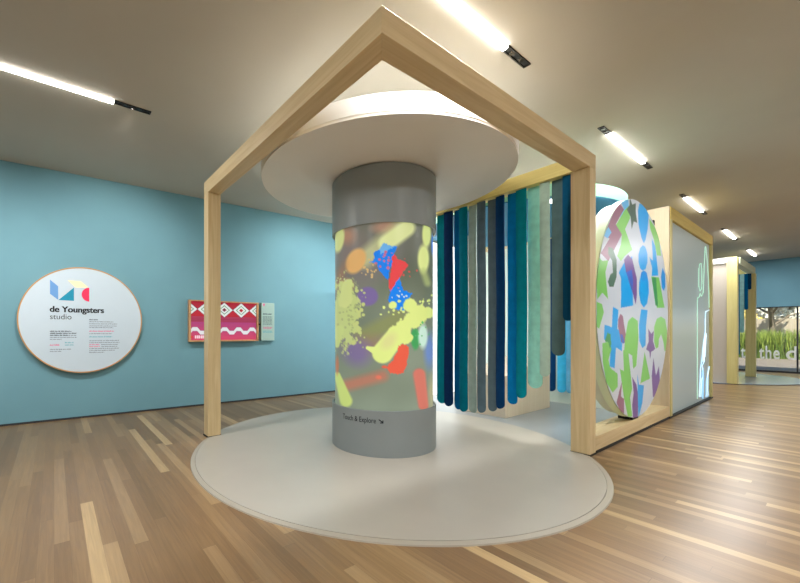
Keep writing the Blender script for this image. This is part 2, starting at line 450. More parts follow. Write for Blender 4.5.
lay(ell(432, 392, 3, 16, 0, 0.6), (200, 190, 140), 0.7)
M_drum = attr_mat('glowing_paint_projection', 0.3, 0.66, 0.4, 0.25)
grid_object('projection_drum', P, C, M_drum, r, wrap=True, smooth=True)
# lettering wrapped on the base ring
def wrap(o, rad, a_start, z):
    for v in o.data.vertices:
        x, y, d = v.co; a = a_start + x / rad
        v.co = (math.cos(a) * (rad + d + 0.001), math.sin(a) * (rad + d + 0.001), z + y)
t_ = fnt('Touch & Explore', 0.088, M_ink, r, Matrix.Identity(4), 'lettering', 0.0002, 0.0006, 1.0, 0.455)
wrap(t_, R0, math.radians(-46), 0.41)
ar = MB().prism([(0, 0.036), (0.008, 0.044), (0.046, 0.018), (0.046, 0.032), (0.057, 0.032), (0.057, -0.004), (0.02, -0.004), (0.02, 0.008), (0.038, 0.008)], 0, 0.001).build('arrow_mark', M_ink, r)
wrap(ar, R0, math.radians(-4.5), 0.416)

# ---- canopy on the column
r = thing('disc_canopy', 'large round grey-beige canopy with white rim resting on the glowing column', 'canopy', pt(CT + 0.005, CS + 0.005, ZK), ROT)
RC = 1.58
MB().lathe([(0, 0), (RC - 0.004, 0), (RC - 0.004, 0.03), (0, 0.03)], 160).build('underside', M_canopy, r, smooth=True)
MB().lathe([(RC - 0.04, 0.03), (RC, 0.03), (RC, 0.20), (RC - 0.04, 0.20)], 160).build('rim', M_rim, r, smooth=True)
MB().lathe([(0, 0.03), (RC - 0.045, 0.03), (RC - 0.045, 0.06), (0, 0.06)], 160).build('top_plate', M_rim, r, smooth=True)
MB().lathe([(1.28, 0.065), (1.34, 0.065), (1.34, 0.085), (1.28, 0.085)], 96).build('cove_strip', emit('lit_cove_strip', (255, 252, 244), COVE), r)

# ------------------------------------------------------------------ felt curtains
FELT = {}
def felt(c):
    if c not in FELT:
        FELT[c] = mat('felt_%d' % len(FELT), c, 0.95, 0.10, 9, 0.15, 0, 0.35, 320)
    return FELT[c]
def strip_mesh(width, length, curl, thick=0.014):
    """a hanging felt tongue, top at z = 0, rounded bottom, gently curled across its width"""
    hw = width / 2
    zs = [-(length - hw) * k / 10 for k in range(11)] + [-(length - hw) - hw * math.sin(math.radians(q)) for q in (12, 24, 36, 48, 60, 72, 82)]
    nx = 8
    bm = bmesh.new(); F = []; B = []
    for z in zs:
        d = max(0.0, -z - (length - hw)); ww = math.sqrt(max(hw * hw - d * d, 1e-6))
        fr_, bk = [], []
        for i in range(nx + 1):
            x = -ww + 2 * ww * i / nx
            y = curl * (x / hw) ** 2 * (0.4 + 0.6 * min(1, -z / 1.0)) + 0.006 * math.sin(3.1 * z + 9 * curl)
            fr_.append(bm.verts.new((y - thick / 2, x, z))); bk.append(bm.verts.new((y + thick / 2, x, z)))
        F.append(fr_); B.append(bk)
    for G in (F, B):
        for a, b in zip(G, G[1:]):
            for i in range(nx):
                bm.faces.new((a[i], a[i + 1], b[i + 1], b[i]))
    for j in range(len(zs) - 1):
        for i in (0, nx):
            bm.faces.new((F[j][i], B[j][i], B[j + 1][i], F[j + 1][i]))
    for i in range(nx):
        bm.faces.new((F[0][i], F[0][i + 1], B[0][i + 1], B[0][i])); bm.faces.new((F[-1][i], F[-1][i + 1], B[-1][i + 1], B[-1][i]))
    bmesh.ops.recalc_face_normals(bm, faces=bm.faces)
    me = bpy.data.meshes.new('felt_strip'); bm.to_mesh(me); bm.free()
    return me
def strip(t, s, width, zb, c, label, group, curl=0.02, yaw=0.0, ztop=HB - BT):
    o = link('felt_strip', strip_mesh(width, ztop - zb, curl), felt(c), None, smooth=True)
    o.location = pt(t, s, ztop); o.rotation_euler.z = ROT + yaw
    return tag(o, label, 'felt strip', group)
G1 = 'felt strips of the front curtain'
FRONT = [  # s, width, bottom height, colour, words; from the post inwards
    (0.247, 0.128, 1.596, (6, 68, 98), 'dark petrol blue felt strip, the shortest of the front curtain, against the timber post'),
    (0.377, 0.155, 1.157, (80, 102, 102), 'wide dark grey-green felt strip, second from the right-hand timber post'),
    (0.522, 0.118, 0.883, (170, 194, 178), 'pale sage felt strip hanging between the mint and the dark grey-green strips'),
    (0.665, 0.180, 0.710, (152, 214, 198), 'light mint green felt strip, the palest and widest of the front curtain'),
    (0.823, 0.143, 0.561, (0, 132, 150), 'teal green felt strip hanging directly left of the pale mint strip'),
    (0.960, 0.130, 0.450, (0, 120, 184), 'bright blue felt strip between the navy strip and the teal strip beside mint'),
    (1.121, 0.127, 0.368, (8, 58, 104), 'navy blue felt strip hanging at the left edge of the beige plinth corner'),
    (1.262, 0.125, 0.301, (98, 116, 126), 'slate grey felt strip, right one of a grey pair left of the navy strip'),
    (1.405, 0.128, 0.262, (92, 112, 124), 'slate grey felt strip, left one of a grey pair beside the pale grey strip'),
    (1.567, 0.139, 0.226, (172, 190, 184), 'pale grey-green felt strip between a teal strip and the slate grey pair'),
    (1.704, 0.134, 0.225, (0, 120, 144), 'teal felt strip hanging between the deep blue and pale grey-green strips'),
    (1.830, 0.144, 0.234, (0, 104, 168), 'deep blue felt strip squeezed between a navy strip and a teal strip'),
    (1.972, 0.150, 0.268, (14, 50, 96), 'dark navy felt strip, second from the glowing column'),
    (2.136, 0.157, 0.281, (0, 134, 152), 'teal felt strip hanging nearest the glowing paint column, apart from the rest'),
]
for i, (s, w, zb, c, lab) in enumerate(FRONT):
    strip(T1 - 0.10 + (0.036 if i % 2 else -0.022), s, w, zb, c, lab, G1, [0.018, -0.014, 0.024, 0.01][i % 4], [0.10, -0.06, 0.14, 0.03, -0.1][i % 5])

# ------------------------------------------------------------------ second bay: wheel in its frame
T2 = 6.73
r = thing('wheel_stand', 'pale ash floor rail carrying the big patterned wheel, right of the tall post', 'stand', pt(T1, 0), ROT)
MB().box(0.001, T2 - T1 - 0.001, 0, 0.26, 0.035, 0.205).build('floor_rail', M_ash_t, r, 0.003)
MB().box(0.006, T2 - T1 - 0.004, -0.004, 0.22, 0.0, 0.034).build('shadow_strip', M_black, r)  # black strip in place of the shade under the rail
MB().box(1.43, 1.68, 0.03, 0.2, 0.205, 0.241).build('shade_block', M_black, r)  # support block, black to read as shade under the wheel

WC_T, WC_Z, WR = 5.11, 1.79, 1.548
r = thing('mural_wheel', 'huge upright wheel covered in blue, green and purple cut-out shapes', 'wheel', pt(WC_T, 0.0, WC_Z), ROT)
MB().prism([(WR * math.cos(2 * math.pi * i / 160), WR * math.sin(2 * math.pi * i / 160)) for i in range(160)], 0.006, 0.10, 'y').build('front_rim', mat('pale_green_rim_paint', (216, 232, 206), 0.4, 0.01), r, smooth=True)
q = MB().prism([((WR - 0.03) * math.cos(2 * math.pi * i / 160), (WR - 0.03) * math.sin(2 * math.pi * i / 160)) for i in range(160)], 0.112, 0.22, 'y').build('rear_rim', mat('pale_wheel_paint', (206, 212, 196), 0.45, 0.01), r, smooth=True)
MB().prism([((WR - 0.06) * math.cos(2 * math.pi * i / 120), (WR - 0.06) * math.sin(2 * math.pi * i / 120)) for i in range(120)], 0.10, 0.112, 'y').build('hub_gap', M_black, r)
COLR = {'mauve': (156, 102, 130), 'sky': (98, 192, 248), 'green': (132, 210, 100), 'dark': (66, 98, 88), 'dark2': (84, 122, 102),
        'blue': (0, 168, 246), 'blue2': (10, 152, 240), 'blue3': (62, 104, 206), 'purple': (122, 86, 160), 'dark3': (66, 160, 88)}
MURAL = [
    ('mauve', [(-0.78,1.37),(-0.58,1.32),(-0.89,1.07),(-0.66,0.97),(-1.15,0.56),(-1.4,0.63),(-1.11,0.85),(-1.3,0.86),(-1.0,1.17)]),
    ('sky', [(-0.7,1.4),(-0.42,1.49),(-0.38,1.37),(-0.7,1.1),(-0.74,1.19),(-0.58,1.32)]),
    ('sky', [(-1.25,0.92),(-1.15,0.99),(-1.04,0.94),(-1.18,0.84),(-1.32,0.86)]),
    ('green', [(-0.38,1.41),(-0.34,1.24),(-0.54,1.06),(-0.25,0.82),(-0.54,0.7),(-0.7,0.61),(-0.84,0.66),(-0.7,0.83),(-0.66,0.97),(-0.88,1.06),(-0.58,1.3)]),
    ('dark', [(-0.35,1.54),(-0.25,1.45),(-0.1,1.5),(-0.1,1.36),(-0.03,1.23),(-0.18,1.23),(-0.27,1.1),(-0.32,1.27),(-0.48,1.34),(-0.36,1.42)]),
    ('blue', [(0.06,1.53),(0.3,1.55),(0.5,1.44),(0.45,1.22),(0.35,1.05),(0.27,0.98),(0.16,1.04),(0.02,1.22),(-0.0,1.41)]),
    ('green', [(0.53,1.39),(0.81,1.31),(1.03,1.18),(1.15,0.9),(0.92,0.88),(0.76,1.11),(0.57,1.25)]),
    ('blue', [(0.22,0.95),(0.35,0.93),(0.44,0.84),(0.44,0.72),(0.35,0.61),(0.22,0.57),(0.1,0.59),(0.02,0.68),(0.02,0.79),(0.1,0.89)]),
    ('blue', [(0.65,1.11),(0.84,1.01),(1.0,0.57),(0.65,0.53),(0.67,0.65),(0.53,0.81),(0.71,0.77)]),
    ('blue2', [(1.23,0.72),(1.37,0.62),(1.39,0.42),(1.3,0.34),(1.18,0.4),(1.15,0.57)]),
    ('dark2', [(-1.15,0.74),(-1.0,0.74),(-0.86,0.61),(-0.86,0.39),(-0.97,0.25),(-1.11,0.24),(-1.17,0.3),(-1.08,0.4),(-0.99,0.43),(-1.02,0.58),(-1.16,0.65)]),
    ('green', [(-1.49,0.58),(-1.35,0.54),(-1.15,0.57),(-1.25,0.41),(-1.16,0.08),(-1.35,0.15),(-1.51,0.06),(-1.55,0.38)]),
    ('blue', [(-0.78,0.45),(-0.58,0.6),(-0.25,0.73),(-0.21,0.04),(-0.7,-0.01),(-0.69,0.38)]),
    ('purple', [(-0.58,0.64),(-0.42,0.73),(-0.25,0.69),(-0.05,0.43),(-0.05,0.2),(-0.1,0.06),(-0.25,0.24),(-0.5,0.48)]),
    ('blue3', [(-0.5,0.48),(-0.27,0.54),(-0.21,0.39),(-0.23,0.24),(-0.29,0.3)]),
    ('blue', [(0.27,0.58),(0.41,0.55),(0.5,0.42),(0.51,0.26),(0.43,0.1),(0.27,0.03),(0.12,0.09),(0.04,0.23),(0.05,0.38),(0.14,0.52)]),
    ('blue2', [(0.27,0.58),(0.4,0.56),(0.44,0.51),(0.4,0.45),(0.27,0.42),(0.15,0.43),(0.11,0.48),(0.15,0.54)]),
    ('green', [(0.63,0.52),(1.03,0.54),(1.35,0.07),(0.92,0.05),(0.76,0.28)]),
    ('dark3', [(0.65,0.51),(0.87,0.53),(0.98,0.08),(0.84,0.09)]),
    ('green', [(-1.53,0.03),(-1.36,0.01),(-1.3,-0.09),(-1.45,-0.29),(-1.53,-0.27)]),
    ('blue', [(-0.99,-0.01),(-0.79,-0.04),(-0.93,-0.8),(-1.11,-0.77)]),
    ('blue', [(-1.28,-0.24),(-0.64,-0.32),(-0.66,-0.59),(-1.3,-0.42)]),
    ('mauve', [(-0.72,-0.09),(-0.62,-0.12),(-0.58,-0.23),(-0.51,-0.36),(-0.51,-0.44),(-0.58,-0.49),(-0.69,-0.47),(-0.74,-0.37),(-0.81,-0.26),(-0.8,-0.16)]),
    ('blue3', [(-0.73,-0.36),(-0.64,-0.37),(-0.56,-0.48),(-0.64,-0.49)]),
    ('green', [(-0.58,-0.59),(-0.53,-0.4),(-0.42,-0.18),(-0.25,-0.12),(-0.01,-0.17),(0.02,-0.4),(-0.07,-0.81),(-0.21,-0.85),(-0.25,-0.66),(-0.38,-0.63)]),
    ('blue', [(0.14,0.0),(0.45,-0.0),(0.37,-0.25),(0.35,-0.53),(0.2,-0.57),(0.06,-0.46),(0.04,-0.23)]),
    ('purple', [(0.48,-0.28),(0.63,-0.36),(0.76,-0.31),(0.71,-0.47),(0.84,-0.6),(0.63,-0.63),(0.57,-0.75),(0.53,-0.63),(0.37,-0.59),(0.5,-0.47)]),
    ('green', [(0.78,-0.49),(0.78,-0.25),(0.92,-0.12),(1.15,-0.08),(1.38,-0.12),(1.5,-0.31),(1.47,-0.62),(1.35,-0.65),(1.27,-0.48),(1.15,-0.36),(1.03,-0.44),(1.0,-0.57),(0.87,-0.59)]),
    ('green', [(-1.35,-0.47),(-1.11,-0.45),(-1.04,-0.55),(-1.15,-0.68),(-1.08,-0.79),(-0.82,-0.88),(-0.82,-1.05),(-1.0,-1.11),(-1.22,-0.96),(-1.34,-0.7)]),
    ('dark3', [(-1.27,-0.45),(-1.18,-0.34),(-1.08,-0.36),(-1.05,-0.49),(-1.1,-0.55),(-1.15,-0.46)]),
    ('green', [(0.3,-0.62),(0.57,-1.04),(0.11,-1.08)]),
    ('green', [(-0.62,-0.58),(-0.42,-0.57),(-0.34,-0.83),(-0.25,-1.12),(-0.34,-1.23),(-0.25,-1.51),(-0.42,-1.5),(-0.58,-1.23),(-0.74,-0.82),(-0.58,-0.86)]),
    ('purple', [(0.71,-1.33),(0.65,-1.01),(0.74,-0.73),(0.87,-1.02),(1.03,-0.87),(1.09,-1.14),(0.92,-1.29),(0.78,-1.36)]),
    ('mauve', [(-0.86,-1.26),(-0.74,-1.08),(-0.66,-1.0),(-0.7,-1.19),(-0.58,-1.23),(-0.58,-1.43),(-0.7,-1.4)]),
    ('purple', [(-0.25,-0.96),(-0.07,-1.08),(0.02,-1.26),(-0.01,-1.56),(-0.22,-1.53),(-0.25,-1.35),(-0.19,-1.19)]),
    ('blue', [(-0.03,-0.92),(0.04,-1.09),(0.27,-1.12),(0.2,-1.37),(0.02,-1.56),(-0.01,-1.26)]),
]

n = 300
g = np.linspace(-1, 1, n)
gx, gy = np.meshgrid(g, g)
dx = gx * np.sqrt(1 - gy ** 2 / 2); dy = gy * np.sqrt(1 - gx ** 2 / 2)        # square sheet folded onto the round face
X2 = dx * (WR - 0.002); Z2 = dy * (WR - 0.002)
Pm = np.stack([X2, np.zeros_like(X2), Z2], -1)
Cm = np.empty(X2.shape + (3,)); Cm[:] = (208, 216, 228)
for nm, poly in MURAL:
    k = inpoly(X2, Z2, poly)
    Cm[k] = COLR[nm]
grid_object('painted_face', Pm[::-1], Cm[::-1], attr_mat('wheel_face_paint', 0.28, 0, 1, 0.5), r)

# interior floor of the second bay
o = MB().box(0, T2 - T1 - 0.02, 0, 3.5, 0, 0.012).build('bay_floor_mat', M_blueish, None, loc=pt(T1 + 0.01, 0.27), rotz=ROT)
tag(o, 'vinyl floor sheet coloured with blue reflections behind the felt curtain and the big wheel', 'floor mat')

# second canopy
r = thing('disc_canopy', 'round canopy with mint rim and blue underside behind the patterned wheel', 'canopy', pt(5.29, 1.8, 3.40), ROT)
M_mint = mat('mint_rim_paint', (140, 196, 170), 0.5, 0.01)
MB().lathe([(0, 0), (1.575, 0), (1.575, 0.02), (0, 0.02)], 128).build('underside', mat('blue_underside_paint', (50, 120, 156), 0.6, 0.01), r, smooth=True)
MB().lathe([(1.55, 0.02), (1.58, 0.02), (1.58, 0.20), (1.55, 0.20)], 128).build('rim', M_mint, r, smooth=True)
MB().lathe([(0, 0.02), (1.55, 0.02), (1.55, 0.05), (0, 0.05)], 96).build('top_plate', M_rim, r, smooth=True)
MB().lathe([(0, -0.012), (0.09, -0.012), (0.1, 0.0), (0, 0.0)], 32, (-0.99, -1.05)).build('added_downlight', M_lamp, r, smooth=True)  # hidden lamp disc added to brighten the plinth
L = bpy.data.lights.new('plinth_fill_lamp', 'AREA'); L.shape = 'DISK'; L.size = 0.18; L.energy = 34; L.color = (1.0, 0.98, 0.95)
lo = bpy.data.objects.new('plinth_fill_lamp', L); COL.objects.link(lo); lo.location = pt(5.29 - 0.99, 1.8 - 1.05, 3.384)
r = thing('support_column', 'white round column carrying the canopy with the mint rim', 'column', pt(5.29, 2.8), ROT)
MB().lathe([(0, 0.013), (0.3, 0.013), (0.3, 0.1), (0, 0.1)], 64).build('base_ring', M_grey, r, smooth=True)
MB().lathe([(0, 0.1), (0.27, 0.1), (0.27, 3.4), (0, 3.4)], 64).build('shaft', M_rim, r, smooth=True)

# plinth seen below the front curtain
o = MB().prism([(0, 0.013), (1.62, 0.013), (1.62, 0.985), (0, 0.72)], 0, 0.8, 'y').build('plinth', timber('pale_plinth_veneer', (246, 226, 202), (240, 218, 192), (1, 1, 0.05)), None, 0.004, loc=pt(4.42, 1.57), rotz=ROT)
tag(o, 'beige slope-topped plinth standing on the floor behind the felt strips', 'plinth')

# partition closing the bay, with the second curtain in front of it
o = MB().box(0, 0.08, 0, 3.6, 0.0, HB - 0.02).build('partition_panel', mat('pale_mint_partition', (222, 234, 224), 0.6, 0.01), None, loc=pt(T2 + 0.06, 0.36), rotz=ROT)
tag(o, 'white partition panel closing the bay behind the blue rear curtain', 'partition')
o = MB().box(0, 3.2, 0, 0.08, 0.0, HB - 0.02).build('partition_panel', emit('added_glow_panel', (250, 253, 255), BAYW), None, loc=pt(T1 + 0.1, 3.85), rotz=ROT)  # made to glow so the slits and the bay look bright
tag(o, 'white partition panel with an added glow, seen through the slits between felt strips', 'partition')
o = MB().box(0, 0.199, 0, 3.0, HB - BT, HB).build('curtain_beam', M_ash_s, None, 0.003, loc=pt(T2 - 0.14, 0.4), rotz=ROT)
tag(o, 'pale timber beam carrying the rear felt curtain', 'beam')
G2 = 'felt strips of the rear curtain'
for s, w, zb, c, lab in ((1.80, 0.14, 0.24, (10, 60, 110), 'dark navy felt strip just right of the beige plinth, in the rear curtain'),
                         (1.615, 0.155, 0.235, (70, 190, 240), 'bright sky blue felt strip low behind the shortest front strips'),
                         (1.455, 0.15, 0.24, (104, 172, 210), 'steel blue felt strip, right of the sky blue one behind the post'),
                         (1.30, 0.14, 0.26, (140, 186, 190), 'grey-teal felt strip half hidden by the timber post, in the rear curtain')):
    strip(T2 - 0.08, s, w, zb, c, lab, G2, -0.018, math.pi + 0.08, HB - BT + 0.006)

# ------------------------------------------------------------------ third bay: glass screen box
T3 = 10.2
r = thing('screen_box', 'tall timber box with yellow frame and grey glass screen right of the wheel', 'screen', pt(T2, 0), ROT)
D3 = T3 - T2; bh = 0.21
MB().box(0.0, 0.05, 0.0, 0.30, 0.0, HB + 0.02).build('side_panel', M_panel, r, 0.003)
MB().box(0.05, D3, -0.01, 0.10, HB - bh + 0.02, HB + 0.02).build('top_rail', M_yel_t, r, 0.003)
MB().box(0.05, 0.17, -0.01, 0.10, 0.03, HB - bh + 0.02).build('stile', M_yel_v, r, 0.002)
MB().box(D3 - 0.12, D3, -0.01, 0.10, 0.03, HB - bh + 0.02).build('stile', M_yel_v, r, 0.002)
MB().box(0.0, D3, -0.014, 0.12, 0.0, 0.03).build('shadow_strip', M_black, r)  # black strip drawn where the box's foot is in shade
m, nt, bs = node_mat('frosted_grey_glass')
bs.inputs['Base Color'].default_value = lin((186, 204, 206)) + (1,); bs.inputs['Roughness'].default_value = 0.3; bs.inputs['Specular IOR Level'].default_value = 0.6
gl = MB().box(0.17, D3 - 0.12, 0.03, 0.06, 0.03, HB - bh + 0.02).build('glass_screen', m, r)
MB().box(0.05, D3, 0.065, 0.10, 0.03, HB - bh).build('backing', M_panel, r)
M_neon = emit('lit_mint_line', (190, 240, 214), 0.75); M_ice = emit('lit_ice_blue_line', (206, 236, 255), 0.95)
def line(pts, rad, m_):
    MB().tube([(t - T2, 0.024, z) for t, z in pts], rad, 6).build('light_line', m_, gl)
line([(9.27, 2.89), (9.14, 2.87), (9.06, 2.76), (9.05, 2.41), (9.17, 2.31), (9.3, 2.36), (9.33, 2.5), (9.33, 2.79), (9.27, 2.89)], 0.0045, M_neon)
line([(9.66, 3.3), (9.59, 3.07), (9.54, 2.74), (9.46, 2.3), (9.3, 2.21), (9.17, 2.26), (9.11, 2.19), (8.96, 2.16), (8.93, 2.09), (8.93, 1.07), (8.93, 0.10)], 0.0045, M_neon)
line([(9.72, 3.3), (9.85, 3.0), (9.95, 2.7), (10.02, 2.4), (10.05, 2.0)], 0.0045, M_neon)
line([(10.06, 1.95), (9.71, 1.90), (9.66, 1.74), (9.66, 1.45), (9.54, 1.3), (9.38, 0.98), (9.22, 0.7), (9.11, 0.12)], 0.006, M_ice)
line([(9.76, 1.43), (9.66, 1.08), (9.54, 0.83), (9.38, 0.76), (9.46, 0.58), (9.3, 0.45), (9.24, 0.11)], 0.006, M_ice)
line([(10.05, 0.70), (9.88, 0.52), (9.79, 0.3), (9.96, 0.08)], 0.010, M_ice)
for nm_, poly_, m_ in (('light_patch', [(9.67, 1.45), (9.72, 1.3), (9.66, 0.95), (9.44, 0.84), (9.55, 1.28)], M_ice),
                       ('light_patch', [(9.36, 0.6), (9.46, 0.7), (9.52, 0.45), (9.46, 0.06), (9.38, 0.06)], emit('lit_pale_blue_patch', (150, 204, 246), 0.8)),
                       ('light_patch', [(9.72, 0.06), (9.76, 0.4), (9.95, 0.55), (9.92, 0.06)], emit('lit_pale_blue_patch', (176, 216, 248), 0.8))):
    MB().prism([(t - T2, z) for t, z in poly_], 0.020, 0.03, 'y').build(nm_, m_, gl)
o = MB().box(0, 0.05, 0, 0.06, 0, 0.09).build('speaker', M_black, None, 0.004, loc=pt(T2 - 0.0495, 0.185, 3.30), rotz=ROT)
tag(o, 'small black speaker fixed high on the timber side panel behind the wheel', 'speaker')

# ------------------------------------------------------------------ fourth bay, far off by the window
T4, T5 = 13.75, 16.95
r = thing('timber_frame', 'distant yellow timber frame with a small felt curtain near the window', 'frame', pt(T4, 0), ROT)
D4 = T5 - T4
MB().box(0.2, D4, 0, 0.16, HB - 0.2, HB).build('top_beam', mat('pale_mint_beam_paint', (214, 220, 190), 0.6), r, 0.003)
MB().box(0, 0.2, 0.03, 0.235, 0.02, HB).build('post', M_yel_v, r, 0.003)
MB().box(D4 - 0.2, D4, -0.02, 0.2, 0.02, HB - 0.2).build('post', M_yel_v, r, 0.003)
MB().box(D4 - 0.2, D4, 0.2, 3.5, HB - 0.2, HB).build('top_beam', M_yel_s, r, 0.003)
o = MB().box(0, 0.08, 0, 2.4, 0.0, HB - 0.16).build('partition_panel', mat('grey_beige_partition', (190, 180, 168), 0.6, 0.01), None, loc=pt(T4 + 0.06, 0.237), rotz=ROT)
tag(o, 'beige partition panel beside the distant yellow timber frame', 'partition')
o = MB().box(0, 0.055, 0, 2.4, HB - 0.155, HB - 0.005).build('fascia_beam', M_rim, None, 0.003, loc=pt(T4, 0.237), rotz=ROT)
tag(o, 'white fascia beam topping the distant beige partition panel', 'beam')
G3 = 'felt strips of the far curtain'
for s, w, zb, c, lab in ((0.10, 0.075, 2.85, (10, 60, 100), 'dark navy felt strip, the shortest in the far curtain by the window'),
                         (0.175, 0.085, 2.2, (0, 104, 160), 'blue felt strip between the navy and the pale strip in the far curtain'),
                         (0.265, 0.10, 1.45, (150, 200, 200), 'pale aqua felt strip in the far curtain near the window'),
                         (0.375, 0.12, 0.70, (0, 108, 148), 'teal blue felt strip, the longest seen in the far curtain')):
    strip(T5 - 0.26, s, w, zb, c, lab, G3, 0.008, 0.05, HB - 0.2)
r = thing('round_floor_mat', 'distant round pale vinyl floor mat under the yellow frame by the window', 'floor mat', pt(16.1, 1.6), ROT)
MB().lathe([(0, 0), (2.72, 0), (2.72, 0.016), (0, 0.016)], 160).build('mat_surface', M_paleblue, r, smooth=True)
MB().lathe([(2.722, 0), (2.79, 0), (2.785, 0.010), (2.722, 0.013)], 160).build('edge_band', M_base, r, smooth=True)

# ------------------------------------------------------------------ things on the blue wall
def wpt(y, z, off=0.0):
    return W0 + WD * y + WN * off + Vector((0, 0, z))
WALL_TEXT = Matrix(((0, 0, 1, 0), (1, 0, 0, 0), (0, 1, 0, 0), (0, 0, 0, 1)))     # text x -> along the wall, y -> up, z -> out
def on_wall(x, y, off):
    return Matrix.Translation((off, x, y)) @ WALL_TEXT
r = thing('round_sign', 'large round white studio sign with a pale wood rim on the blue wall', 'sign', wpt(0.416, 1.661), WROT)
RS = 0.886
circ = lambda rad, n=128: [(rad * math.cos(2 * math.pi * i / n), rad * math.sin(2 * math.pi * i / n)) for i in range(n)]
MB().prism(circ(RS - 0.018), 0.002, 0.09, 'x').build('sign_panel', mat('sign_white', (196, 212, 224), 0.5, 0.01), r)
rim = MB()
n = 128
for (ra, rb) in ((RS - 0.018, RS),):
    for i in range(n):
        a0, a1 = 2 * math.pi * i / n, 2 * math.pi * (i + 1) / n
        p = [(x, rr * math.cos(a), rr * math.sin(a)) for (x, rr, a) in ((0.095, ra, a0), (0.095, ra, a1), (0.095, rb, a1), (0.095, rb, a0))]
        rim.poly(p)
        rim.poly([(0.095, rb * math.cos(a0), rb * math.sin(a0)), (0.095, rb * math.cos(a1), rb * math.sin(a1)), (0.002, rb * math.cos(a1), rb * math.sin(a1)), (0.002, rb * math.cos(a0), rb * math.sin(a0))])
        rim.poly([(0.095, ra * math.cos(a1), ra * math.sin(a1)), (0.095, ra * math.cos(a0), ra * math.sin(a0)), (0.09, ra * math.cos(a0), ra * math.sin(a0)), (0.09, ra * math.cos(a1), ra * math.sin(a1))])
rim.build('rim', mat('sign_wood_rim', (196, 150, 96), 0.5), r)
def flat(pts, m_, name, off=0.0905, parent=None):
    return MB().prism(pts, off, off + 0.001, 'x').build(name, m_, parent if parent is not None else r)
flat([(-0.467, 0.645), (-0.359, 0.546), (-0.357, 0.323), (-0.467, 0.417)], mat('logo_blue', (104, 156, 214), 0.5, 0), 'logo_shape')
flat([(-0.356, 0.320), (-0.143, 0.539), (-0.143, 0.318)], mat('logo_teal', (0, 142, 176), 0.5, 0), 'logo_shape')
flat([(-0.233, 0.655), (-0.045, 0.650), (0.066, 0.549), (-0.125, 0.540)], mat('logo_cream', (250, 240, 196), 0.5, 0), 'logo_shape')
flat([(0.073, 0.548)] + [(0.073 - 0.108 * math.sin(math.radians(k)), 0.431 + 0.117 * math.cos(math.radians(k))) for k in range(10, 180, 10)] + [(0.073, 0.314)], mat('logo_red', (236, 44, 92), 0.5, 0), 'logo_shape')
fnt('de Youngsters', 0.135, M_ink, r, on_wall(-0.472, 0.127, 0.0905), 'lettering', 0.0022, 0.0008, 1.0, 0.757, 0.0032)
fnt('studio', 0.125, mat('dark_grey_ink', (40, 48, 56), 0.7), r, on_wall(-0.472, 0.008, 0.0905), 'lettering', 0.0, 0.0008, 1.0, 0.29)
M_small = mat('small_print_grey', (120, 130, 142), 0.7, 0); M_smallb = mat('small_print_bold', (62, 70, 84), 0.7, 0)
M_pink = mat('small_print_pink', (226, 110, 150), 0.7, 0); M_teal = mat('small_print_teal', (96, 176, 190), 0.7, 0)
def printlines(lines, m_, h, parent, off, name='small_print'):
    """rows of tiny unreadable words"""
    q = MB(); g = random.Random(len(lines) * 7 + int(h * 1e4))
    for x0, x1, y in lines:
        x = x0
        while x < x1 - 0.004:
            wl_ = min(g.uniform(2, 7) * h * 0.75, x1 - x)
            k = x
            while k < x + wl_ - 0.002:              # letter-like strokes
                ww = min(h * 0.55, x + wl_ - k); hh = h * g.choice((1, 1, 1.35, 1.35))
                q.box(off, off + 0.0008, k, k + ww * 0.72, y, y + hh)
                k += ww
            x += wl_ + h * 0.5
    return q.build(name, m_, parent)
printlines([(-0.468, -0.178, -0.20), (-0.468, -0.099, -0.233), (-0.468, -0.200, -0.266)], M_smallb, 0.016, r, 0.0905)
printlines([(-0.19, -0.11, -0.266), (-0.468, -0.105, -0.298), (-0.468, -0.31, -0.33)], M_small, 0.012, r, 0.0905)
printlines([(-0.468, -0.181, -0.492), (-0.468, -0.317, -0.524)], M_small, 0.012, r, 0.0905)
printlines([(-0.468, -0.34, -0.424)], M_pink, 0.018, r, 0.0905); printlines([(-0.268, -0.147, -0.386), (-0.268, -0.147, -0.424)], M_teal, 0.015, r, 0.0905)
printlines([(0.073, 0.202, 0.0)], M_smallb, 0.014, r, 0.0905)
printlines([(0.073, 0.431, -0.033), (0.073, 0.492, -0.068), (0.073, 0.484, -0.103), (0.073, 0.431, -0.132)], M_small, 0.012, r, 0.0905)
printlines([(0.073, 0.414, -0.236)], M_small, 0.012, r, 0.0905)
printlines([ (0.073, 0.519, -0.356), (0.073, 0.527, -0.39), (0.25, 0.501, -0.424), (0.25, 0.501, -0.458), (0.073, 0.519, -0.491), (0.073, 0.457, -0.524), (0.073, 0.294, -0.556)], M_small, 0.012, r, 0.0905)
printlines([(0.073, 0.44, -0.196)], M_pink, 0.016, r, 0.0905); printlines([(0.073, 0.23, -0.424), (0.073, 0.23, -0.458)], M_pink, 0.014, r, 0.0905); printlines([(0.073, 0.414, -0.292)], M_teal, 0.016, r, 0.0905)

